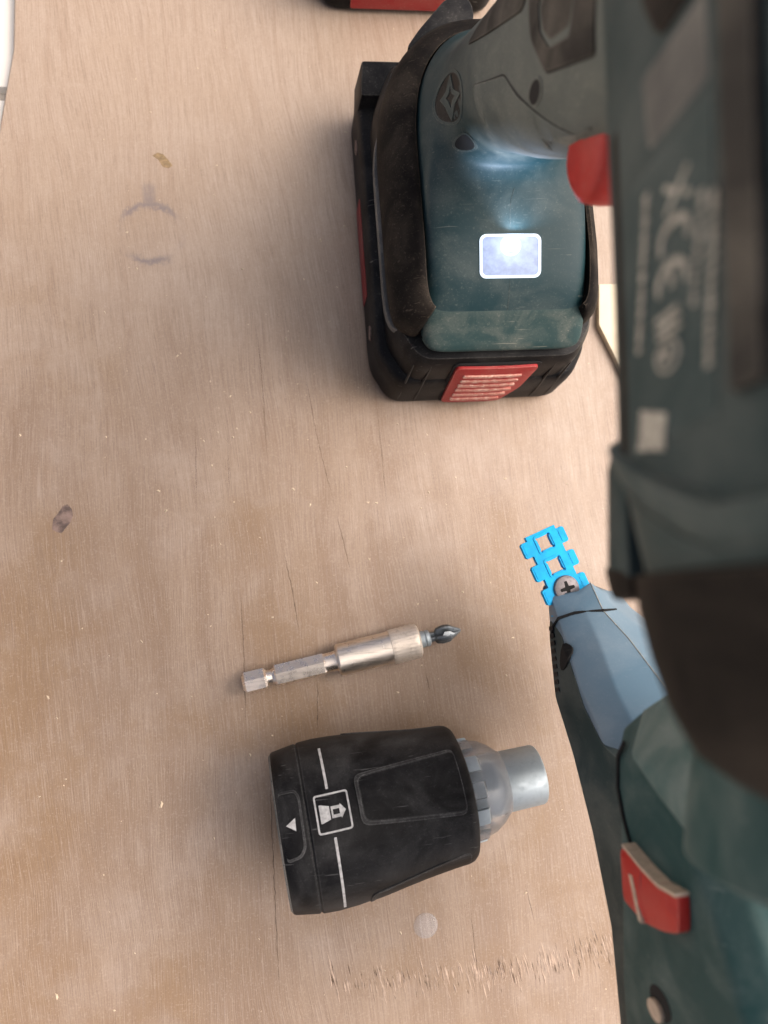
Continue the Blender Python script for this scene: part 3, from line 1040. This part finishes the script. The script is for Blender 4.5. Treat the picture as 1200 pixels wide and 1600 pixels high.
# ------------------------------------------------------------------ screw magazine on the nose: strip guide, side plate, body, slider
def sect(y, zt, zc, zb, xs=17.0, xl=9.0, xf=6.0):
    """octagonal section: seam top, chamfer edge, flank top, flank bottom, mirrored"""
    hl = [(xs, y, zt), (xs-1.5, y, zt), (xl, y, zc+ (zt-zc)*0.55), (xf, y, zc-4), (xf, y, zb), (xs, y, zb)]
    hr = [(2*xs-p[0], p[1], p[2]) for p in hl[::-1]]
    return [Vector(p) for p in hl]+[Vector(p) for p in hr[1:-1]]


# guide: a channel that rises and widens towards the nose
gs = []
for y, xs, zt, zcl, zft, zb in ((-137.2, 16.8, 55.6, 53.4, 51.0, 47.5), (-142.6, 17.8, 60.4, 57.6, 54.5, 46.8), (-151, 21.5, 68.0, 63.0, 60.0, 46.4), (-163, 25.5, 77.0, 70.0, 66.5, 46.6), (-173, 28, 86.0, 81.0, 77.5, 51), (-182, 28, 94, 88, 84, 57), (-192, 28, 100, 95, 90, 62)):
    x = [(xs, zt), (13.2, zcl+(zt-zcl)*0.62), (9.2, zcl-0.8), (6, zft-0.8), (6, zb), (2*xs-6, zb), (2*xs-6, zft-0.8), (2*xs-9.2, zcl-0.8), (2*xs-13.2, zcl+(zt-zcl)*0.62)]
    gs.append([Vector((px, y+(3.5 if k == 0 and y > -140 else 0), pz)) for k, (px, pz) in enumerate(x)])
gb = loft(gs)
bmesh.ops.recalc_face_normals(gb, faces=gb.faces)
gbvh = BVHTree.FromBMesh(gb)
bevel(gb, 0.7, 2, 18)
guide = link('strip_guide', gb, M['teal_guide'], root, 30)


def flank_map(u, v, h):
    return Vector((6.0-h, u, v))


fl = smooth_poly([(-144.5, 48), (-150.7, 46.2), (-167.9, 46.4), (-183, 56.8), (-201.7, 65.8), (-224, 72.6), (-262, 72), (-262, 108), (-197, 112), (-182, 104), (-176.5, 79), (-168, 68.5), (-157, 61.5), (-149, 56.5)], 1.5, 3)
flank = link('side_plate', decal([fl], flank_map, 0.5, -8, 6, 0.3), M['flank'], root, 40)
# drain hole, rack teeth and groove on the guide flank
hole = [(-151.0+3.0*math.cos(k*math.pi/8)*(0.75 if math.sin(k*math.pi/8) > 0 else 1), 59.0+4.0*math.sin(k*math.pi/8)) for k in range(16)]
def guide_map(u, v, h):
    loc, nor, idx, d = gbvh.ray_cast(Vector((-30, u, v)), Vector((1, 0, 0)))
    if loc is None:
        loc, nor, idx, d = gbvh.find_nearest(Vector((6, u, v)))
    if nor.x > 0:
        nor = -nor
    return loc+nor*h
hole2 = smooth_poly([(-150.8, 58.2), (-152.6, 60.6), (-155.4, 60.6), (-158.2, 57.6), (-159.4, 54.4), (-157.4, 53.6), (-153.8, 55.2)], 1.5, 3)
link('drain_hole', decal([[(a_, b_+1.0) for a_, b_ in hole2]], guide_map, 0.85, -0.5, 1.0), M['hole'], guide, 40)
tb = bmesh.new()
for k in range(9):
    y = -146.5-k*2.3
    join(tb, hexa([(5.2, y, 48.2), (5.2, y-1.4, 48.0), (6.4, y-1.4, 48.0), (6.4, y, 48.2), (5.2, y+0.4, 51.2), (5.2, y-0.9, 51.6), (6.4, y-0.9, 51.0), (6.4, y+0.4, 50.6)], 0.15, 1))
tt = link('rack_teeth', tb, M['black'], guide, 30)
tt['kind'] = 'stuff'
link('end_groove', tube([(17.8, -142.6, 60.5), (10.2, -142.7, 57.8), (6.0, -144.0, 55.0), (5.6, -146.5, 51), (5.6, -150, 49)], 0.46, 6), M['hole'], guide)
link('end_groove', tube([(17.8, -142.6, 60.5), (22.4, -142.7, 59.0)], 0.46, 6), M['hole'], guide)
link('seam_line', tube([(16.8, -134.0, 55.6), (17.8, -142.6, 60.45), (21.5, -151, 68.05), (25.5, -163, 77.05), (28, -173, 86.05)], 0.12, 6), M['print'], guide)

# body of the magazine under and in front of the nose
mg = []
for y, zt, zb, xl, ch in ((-163.5, 124, 110, 3.0, 6), (-167, 131, 109, -1.5, 7), (-174, 140, 107.5, -3.0, 8), (-181, 146, 106.5, -3.0, 8), (-187, 143, 106, -3, 6), (-200, 150, 103.5, -3, 5), (-225, 158, 98, -3, 5), (-262, 164, 94, -3, 5)):
    mg.append([Vector(p) for p in ((xl+ch, y, zt), (xl, y, zt-ch*1.1), (xl, y, zb), (40, y, zb), (40, y, zt-ch), (34, y, zt))])
mm = loft(mg)
bmesh.ops.recalc_face_normals(mm, faces=mm.faces)
bevel(mm, 1.6, 3, 22)
mag = link('magazine', mm, M['teal_mag'], root, 35)
flank.parent = mag
guide_children = list(guide.children)
# collar that seats on the rubber nose, with a raised ridge
rings = []
for y, r in ((-152, 15), (-153, 18.5), (-160, 20), (-168, 21.5), (-175, 22.5), (-177, 20), (-177.4, 14)):
    rings.append([Vector((17*0.35+r*1.15*math.cos(2*math.pi*k/48), y+0.10*r*math.sin(2*math.pi*k/48), 176+ (BZ-176)*0.35 + r*1.5*math.sin(2*math.pi*k/48)-10)) for k in range(48)])
link('nose_collar', loft(rings), M['teal_mag'], mag, 50)
rings = []
for y, r in ((-157, 11), (-262, 11)):
    rings.append([Vector((r*math.cos(2*math.pi*k/32)+2, y, BZ-4+r*math.sin(2*math.pi*k/32))) for k in range(32)])
def hull(pts, w=0.8):
    h_ = bmesh.new()
    for p in pts:
        h_.verts.new(p)
    bmesh.ops.convex_hull(h_, input=h_.verts)
    bmesh.ops.delete(h_, geom=[v for v in h_.verts if not v.link_faces], context='VERTS')
    bmesh.ops.dissolve_limit(h_, angle_limit=0.05, verts=h_.verts, edges=h_.edges)
    bmesh.ops.recalc_face_normals(h_, faces=h_.faces)
    return bevel(h_, w, 3, 20)
ridge = [(-5.2, -170.6, 119.7), (-5.2, -176.4, 130.8), (-5.2, -181.1, 141.6), (-5.4, -179.3, 152.2), (-6.5, -175.0, 164.5)]
up = [(2.0, -163.0, 112.5), (5.0, -158.0, 121.0), (4.0, -158.0, 140.0), (-1.0, -161.5, 167.0)]
shoulder = [(x, y, z) for x, y, z in ridge+up]+[(x+16, y-6, z-12) for x, y, z in ridge+up]+[(20, -160, 168)]
link('shoulder', hull(shoulder, 1.6), M['teal_dusty'], mag, 40)
# red slider with cream end and stripe
def wall_map(u, v, h):
    return Vector((-3.0-h, u, v))
sl = smooth_poly([(-192.5, 110.0), (-190.4, 113.5), (-192.3, 120.8), (-193.5, 128.0), (-193.0, 134.6), (-200.6, 133.4), (-202.7, 127.0), (-204.3, 118.1), (-203.1, 109.0)], 1.6, 3)
slider = link('slider', decal([sl], wall_map, 3.0, -0.5, 3, 0.7), M['red_clean'], mag, 40)
link('slider_edge', decal([[(-190.2, 113.0), (-192.2, 120.6), (-193.4, 128.0), (-192.9, 134.8), (-193.5, 134.8), (-194.1, 128.0), (-192.8, 120.4), (-190.8, 112.6)]], wall_map, 3.3, -0.5, 3, 0.3), M['cream_plastic'], slider, 40)
link('slider_stripe', decal([[(-195.6, 115.0), (-204.0, 117.6), (-204.2, 119.0), (-195.6, 116.6)]], wall_map, 3.15, 2, 4), M['cream_plastic'], slider, 40)
link('wall_seam', tube([(-3.2, -169.3, 113.1), (-3.2, -172.7, 109.4), (-3.2, -180.0, 107.5), (-3.2, -186.5, 108.9), (-3.2, -191.2, 111.1)], 0.5, 6), M['hole'], mag)
hh = [(-222.9+3.2*math.cos(k*math.pi/8), 116+4.5*math.sin(k*math.pi/8)) for k in range(16)]
link('pin_hole', decal([[(a+2.0, b+1.0) for a, b in hh]], wall_map, 0.1, -0.5, 4), M['hole'], mag, 40)
link('pivot_pin', decal([[(-222.9+2.0*math.cos(k*math.pi/8), 115.4+3.0*math.sin(k*math.pi/8)) for k in range(16)]], wall_map, 1.2, -0.5, 4, 0.3), M['cream_plastic'], mag, 40)

# ------------------------------------------------------------------ collated screw strip hanging in the guide
P0, DIR = Vector((5.6, -121.1)), Vector((2.65, -7.2))
PIT = DIR.length
T = DIR.normalized()
Nn = Vector((-T.y, T.x))
if Nn.x < 0:
    Nn = -Nn
ZS = 50.0
strip = thing('screw_strip', 'bright cyan plastic strip of collated screws poking out of the tool guide', 'screw strip', (P0.x, P0.y, ZS))
def st(s, w):
    p = P0+T*s+Nn*w
    return (p.x, p.y)
NSEG = 6
hwid, wid, tl = 5.0, 7.4, 2.45
left, right = [], []
for k in range(NSEG):
    s0 = k*PIT
    right += [st(s0-tl, hwid), st(s0-tl, wid-0.5), st(s0-tl+0.5, wid), st(s0+tl-0.5, wid), st(s0+tl, wid-0.5), st(s0+tl, hwid)]
    left += [st(s0-tl, -hwid), st(s0-tl, -wid+0.5), st(s0-tl+0.5, -wid), st(s0+tl-0.5, -wid), st(s0+tl, -wid+0.5), st(s0+tl, -hwid)]
outer = [st(-PIT*0.5+0.1, -hwid), st(-PIT*0.5+0.1, hwid)]+right+[st((NSEG-0.5)*PIT, hwid), st((NSEG-0.5)*PIT, -hwid)]+left[::-1]
holes = []
for k in range(NSEG):
    s0 = k*PIT
    h = 2.05
    lp = []
    for q in range(4):
        ca, sa = (1, 0, -1, 0)[q], (0, 1, 0, -1)[q]
        for a, b in ((h, -h*0.72), (h*1.0, 0.0), (h, h*0.72), (h*1.18, h*0.98), (h*0.98, h*1.18)):
            lp.append(st(s0+a*ca-b*sa, a*sa+b*ca))
    if k != 2 and k != 3 and k != 4:
        holes.append(lp)
band = decal([outer]+holes, lambda u, v, h: Vector((u, v, ZS+h)), 0.9, -0.9, 2.0)
bmesh.ops.recalc_face_normals(band, faces=band.faces)
for k in range(NSEG):
    s0 = k*PIT
    flat_ = lambda u, v, h: Vector((u, v, ZS+h))
    if k < 2:
        ro = [st(s0+a, b) for a, b in rrect(-2.95, 2.95, -2.95, 2.95, 0.7, 3)]
        ri = [st(s0+a, b) for a, b in rrect(-2.55, 2.55, -2.55, 2.55, 0.5, 3)]
        join(band, decal([ro, ri], flat_, 1.25, 0.8, 2.0, 0.12))
    for sg in (-1, 1):
        join(band, decal([[st(s0+a, sg*6.1+b) for a, b in rrect(-1.9, 1.9, -0.8, 0.8, 0.3, 2)]], flat_, 1.15, 0.8, 2.0, 0.12))
link('strip_band', band, M['cyan'], strip, 30)
# raised dimples on the band between the holes
first_head = None
for k in (2, 3, 4):
    c = P0+T*(k*PIT)
    if first_head is None:
        sc = link('screw', tube([(c.x, c.y, ZS+0.6), (c.x, c.y, ZS-1.2), (c.x, c.y, ZS-3.2), (c.x, c.y, ZS-12), (c.x, c.y, ZS-16.5)], [4.0, 3.0, 1.7, 1.6, 0.15], 20), M['screw'], strip, 40)
        hd = []
        for r, z in ((0.4, 2.15), (2.6, 2.1), (3.75, 1.75), (4.05, 1.2), (3.9, 0.6), (3.0, 0.2)):
            hd.append([Vector((c.x+r*math.cos(2*math.pi*q/32), c.y+r*math.sin(2*math.pi*q/32), ZS+z)) for q in range(32)])
        h1 = link('screw_head', loft(hd), M['screw'], sc, 40)
        cross = []
        for q in range(4):
            a = math.radians(90*q+14)
            ca, sa = math.cos(a), math.sin(a)
            for x, y in ((0.62, -0.62), (2.2, -0.45), (2.35, 0.0), (2.2, 0.45)):
                cross.append((c.x+x*ca-y*sa, c.y+x*sa+y*ca))
        link('cross_recess', decal([cross], lambda u, v, h: Vector((u, v, ZS+2.13+h)), 0.05, -0.4, 2.0), M['hole'], sc, 40)
        # thread
        th = bmesh.new()
        n = 60
        pv = None
        for q in range(n+1):
            a = q*2*math.pi/12
            z = ZS-5-q*0.17
            pts = [Vector((c.x+r*math.cos(a), c.y+r*math.sin(a), z+dz)) for r, dz in ((1.45, 0.35), (2.25, 0), (1.45, -0.35))]
            cur = [th.verts.new(p) for p in pts]
            if pv:
                for w in range(2):
                    th.faces.new((pv[w], pv[w+1], cur[w+1], cur[w]))
            pv = cur
        link('thread', th, M['screw'], sc, 50)
        first_head = sc
        c0 = c
    else:
        o = first_head.copy()
        COL.objects.link(o)
        o.parent = strip
        dx = (c-c0)*S
        o.location = (dx.x, dx.y, 0)
        for ch in first_head.children:
            d = ch.copy()
            COL.objects.link(d)
            d.parent = o

# ------------------------------------------------------------------ lathe helper for things lying on the board
class Lathe:
    def __init__(s, O, A):
        s.O = Vector(O)
        s.A = Vector(A).normalized()
        s.V = Vector((0, 0, 1)).cross(s.A).normalized()      # sideways, towards +Y for A along +X
        s.U = s.A.cross(s.V).normalized()
    def p(s, t, R, th):
        return s.O+s.A*t+(s.U*math.cos(th)+s.V*math.sin(th))*R
    def turn(s, prof, n=72, ph=0.0, rf=None):
        rings = []
        for t, R in prof:
            rings.append([s.p(t, R*(rf(2*math.pi*k/n, t) if rf else 1.0), ph+2*math.pi*k/n) for k in range(n)])
        return rings
    def solid(s, prof, n=72, ph=0.0, rf=None):
        return loft(s.turn(prof, n, ph, rf))


# ------------------------------------------------------------------ black depth-stop nosepiece
nose = thing('depth_stop_nosepiece', 'black tapered nosepiece sleeve with white screw icon and metal tip lying on the board', 'nosepiece', (-50, -200, 0))
tilt = math.radians(-0.8)
yaw = math.atan2(8.5, 84)
LN = Lathe((-79.2, -203.6, 25.6), (math.cos(tilt)*math.cos(yaw), math.cos(tilt)*math.sin(yaw), math.sin(tilt)))
bp = [(7, 17), (6, 19.4), (0.6, 20.2), (0, 20.6), (0, 22.9), (0.5, 23.5), (1.2, 23.8), (7.8, 24.9), (8.2, 24.8), (8.5, 24.5), (8.8, 24.8), (9.2, 25.1), (14, 25.35), (20, 25.1), (28, 24.3), (36, 23.2), (44, 22.2), (52, 21.5), (55.5, 21.3), (57, 20.9), (58.1, 20.0), (58.6, 18.6), (58.6, 15)]
sleeve = link('sleeve', LN.solid(bp, 96), M['black_clean'], nose, 30)
link('rim', LN.solid([(-0.25, 21.2), (-0.25, 22.6), (0.35, 23.35), (0.4, 21)], 72), M['grey'], sleeve, 30)
BT, BR = [q[0] for q in bp[5:20]], [q[1] for q in bp[5:20]]


def nmap(u, v, h):
    """u = distance from the wide end, v = arc length round from the top (towards +Y)"""
    R = pchip(BT, BR, u)
    return LN.p(u, R+h, v/max(R, 1))


for a0, a1 in ((15.4, 31), (-25, 2.0)):
    link('scale_line', decal([ribbon([(15.4, a0+(a1-a0)*k/14) for k in range(15)], 0.75)], nmap, 0.06, -0.2, 1.5), M['white_print'], sleeve, 50)
ic = bmesh.new()
ICX, ICY = 16.0, 8.7
def icp(pts):
    return [(ICX+p[0], ICY+p[1]) for p in pts]
join(ic, decal([icp(rrect(-5.0, 5.0, -5.4, 5.4, 0.8, 3)), icp(rrect(-4.5, 4.5, -4.9, 4.9, 0.5, 3))], nmap, 0.06, -0.2, 1.0))
join(ic, decal([icp([(-3.8, -2.5), (-3.3, -2.5), (-0.9, -1.8), (-0.9, 1.8), (-3.3, 2.5), (-3.8, 2.5)])], nmap, 0.06, -0.2, 1.0))
join(ic, decal([icp([(-0.5, -1.6), (2.2, -1.6), (2.2, -2.0), (3.7, 0), (2.2, 2.0), (2.2, 1.6), (-0.5, 1.6)]), icp([(0.0, -0.75), (1.9, -0.75), (1.9, 0.75), (0.0, 0.75)])], nmap, 0.06, -0.2, 1.0))
link('screw_icon', ic, M['white_print'], sleeve, 50)
link('arrow_mark', decal([[(2.4, 7.4), (5.2, 9.2), (5.0, 5.7)]], nmap, 0.10, -0.2, 1.0), M['white_print'], sleeve, 50)
# shallow window round the arrow: a raised frame
wo_ = smooth_poly([(1.3, 17.0), (6.2, 17.2), (7.4, 15.0), (7.2, 1.0), (5.6, -1.6), (1.3, -2.6)], 1.0, 3)
wi_ = smooth_poly([(1.3, 16.2), (5.8, 16.4), (6.7, 14.6), (6.5, 1.4), (5.2, -0.8), (1.3, -1.8)], 1.0, 3)
link('window_frame', decal([wo_, wi_], nmap, 0.35, -0.3, 1.5, 0.25), M['panel_edge'], sleeve, 50)
# three long thumb panels round the sleeve
for k in range(4):
    th0 = k*math.pi/2
    def tm(u, v, h, th0=th0):
        R = pchip(BT, BR, u)
        fade = max(0.0, min(1.0, (54-u)/10.0))
        return LN.p(u, R+(h if h < 0 else h*fade+0.02), th0+0.42+v/23.0)
    po = smooth_poly([(23.5, -6.6), (23.5, 6.6), (55, 11), (55, -11)], 2.2, 4)
    pi_ = smooth_poly([(24.5, -5.8), (24.5, 5.8), (55.2, 10.0), (55.2, -10.0)], 2.0, 4)
    pn = link('thumb_panel', decal([pi_], tm, 0.12, -0.5, 2.0, 0.0), M['black_clean'], nose, 40)
    link('panel_rim', decal([po, pi_], tm, 0.55, -0.5, 2.0, 0.3), M['panel_edge'], pn, 40)
# cloudy clear collar with metal tabs, then the steel stub
link('clear_collar', LN.solid([(57.5, 13.5), (58.0, 15.6), (62.5, 15.6), (63.2, 15.0), (66.5, 14.2), (69.5, 12.4), (71.5, 10.6), (72.4, 9.9), (60, 9.9)], 72), M['clear_collar'], nose, 40)
for k in range(12):
    th = k*math.pi/6+0.2
    c4 = []
    for t, R in ((58.4, 14.9), (62.6, 14.9)):
        for d in (-0.17, 0.17):
            c4.append((t, R, th+d))
    P = [LN.p(58.4, 14.6, th-0.16), LN.p(63.6, 14.2, th-0.16), LN.p(63.6, 14.2, th+0.16), LN.p(58.4, 14.6, th+0.16),
         LN.p(58.4, 16.3, th-0.16), LN.p(62.8, 16.1, th-0.16), LN.p(62.8, 16.1, th+0.16), LN.p(58.4, 16.3, th+0.16)]
    link('collar_tab', hexa(P, 0.25), M['steel'] if k % 2 else M['clear_collar'], nose, 30)
link('metal_stub', LN.solid([(60, 9.4), (71, 9.65), (72.5, 9.55), (84.0, 9.4), (84.6, 9.1), (84.9, 8.6), (84.6, 8.0), (84.0, 7.2), (74, 6.9)], 72), M['steel'], nose, 30)

# ------------------------------------------------------------------ magnetic bit holder with bit
hold = thing('bit_holder', 'small steel hexagonal bit holder with a worn short bit lying on the board', 'bit holder', (-57, -153, 0))
a0, a1 = Vector((-89.4, -159.6, 4.9)), Vector((-27.0, -149.7, 6.2))
LB = Lathe(a0, a1-a0)
hx = math.radians(12)
def hexs(prof):
    return LB.solid(prof, 6, hx)
link('hex_shank', hexs([(0.0, 2.7), (1.0, 3.85), (7.6, 3.85), (8.3, 3.2)]), M['nickel'], hold, 20)
link('shank_groove', LB.solid([(7.6, 3.3), (8.6, 2.55), (10.2, 2.5), (11.4, 3.2)], 32), M['nickel'], hold, 30)
link('hex_shank', hexs([(11.0, 3.2), (11.6, 3.85), (28.2, 3.85), (28.8, 3.4)]), M['nickel'], hold, 20)
link('shank_neck', LB.solid([(28.0, 3.3), (28.5, 3.3), (31.5, 3.4), (32.6, 3.6), (33.4, 4.3)], 32), M['nickel'], hold, 30)
link('holder_sleeve', LB.solid([(32.8, 3.6), (33.0, 5.0), (33.6, 5.5), (50, 5.7), (52.5, 5.75)], 48), M['nickel_scuffed'], hold, 30)
kb = bmesh.new()
def kn(a, t):
    return 1.0+0.010*math.cos(a*30)*(1 if int(t*2) % 2 else 0.6)
rows = [(51.8, 5.0), (52.2, 5.95)]
for i in range(11):
    rows.append((52.8+i*0.85, 6.12 if i % 2 else 5.98))
rows += [(62.0, 5.9), (62.6, 5.0), (62.6, 3.4)]
link('worn_collar', LB.solid(rows, 90, 0, kn), M['knurl'], hold, 25)
link('bit_shank', LB.solid([(61.5, 2.6), (63.0, 2.9), (64.2, 2.9), (64.6, 2.5), (65.0, 2.9), (66.0, 2.8), (66.5, 2.1)], 24), M['steel'], hold, 25)
def bt(a, t):
    return 1.0-0.42*(0.5+0.5*math.cos(4*a))**2
link('bit_tip', LB.solid([(66.0, 2.0), (68.0, 1.8), (68.8, 2.9), (71.0, 3.5), (73.4, 3.3), (75.4, 2.0), (77.2, 0.9), (77.8, 0.3)], 32, 0.3, bt), M['bit'], hold, 25)
fpt = [LB.p(70.2, 2.3, -0.5), LB.p(71.4, 2.75, 0.35), LB.p(73.4, 2.45, 0.3), LB.p(75.0, 1.7, -0.3), LB.p(72.6, 2.5, -0.8)]
bmf = bmesh.new()
ctr = sum(fpt, Vector())/5+LB.U*1.15
vv = [bmf.verts.new(p+LB.U*0.75) for p in fpt]
vc = bmf.verts.new(ctr)
for k in range(5):
    bmf.faces.new((vv[k], vv[(k+1) % 5], vc))
link('worn_face', bmf, M['bit_worn'], hold, 20)

# ------------------------------------------------------------------ second battery pack, mostly out of the frame at the top
bx, by = -12.4, 95.0
bat2 = thing('battery_pack', 'black battery pack with broad red stripe at the far edge, mostly out of view', 'battery', (bx, by+59, 0))
TF = Matrix.Translation((bx, by+59, 0))
build_battery(bat2, TF @ Matrix.Translation((0, 4, 0)))
def face2(u, v, h):
    return Vector((bx+u, by-h, v))
link('red_stripe', decal([rrect(-22.5, 22.8, 2.6, 22.5, 1.0, 2)], face2, 0.5, -0.8, 6, 0.2), M['red'], bat2, 40)
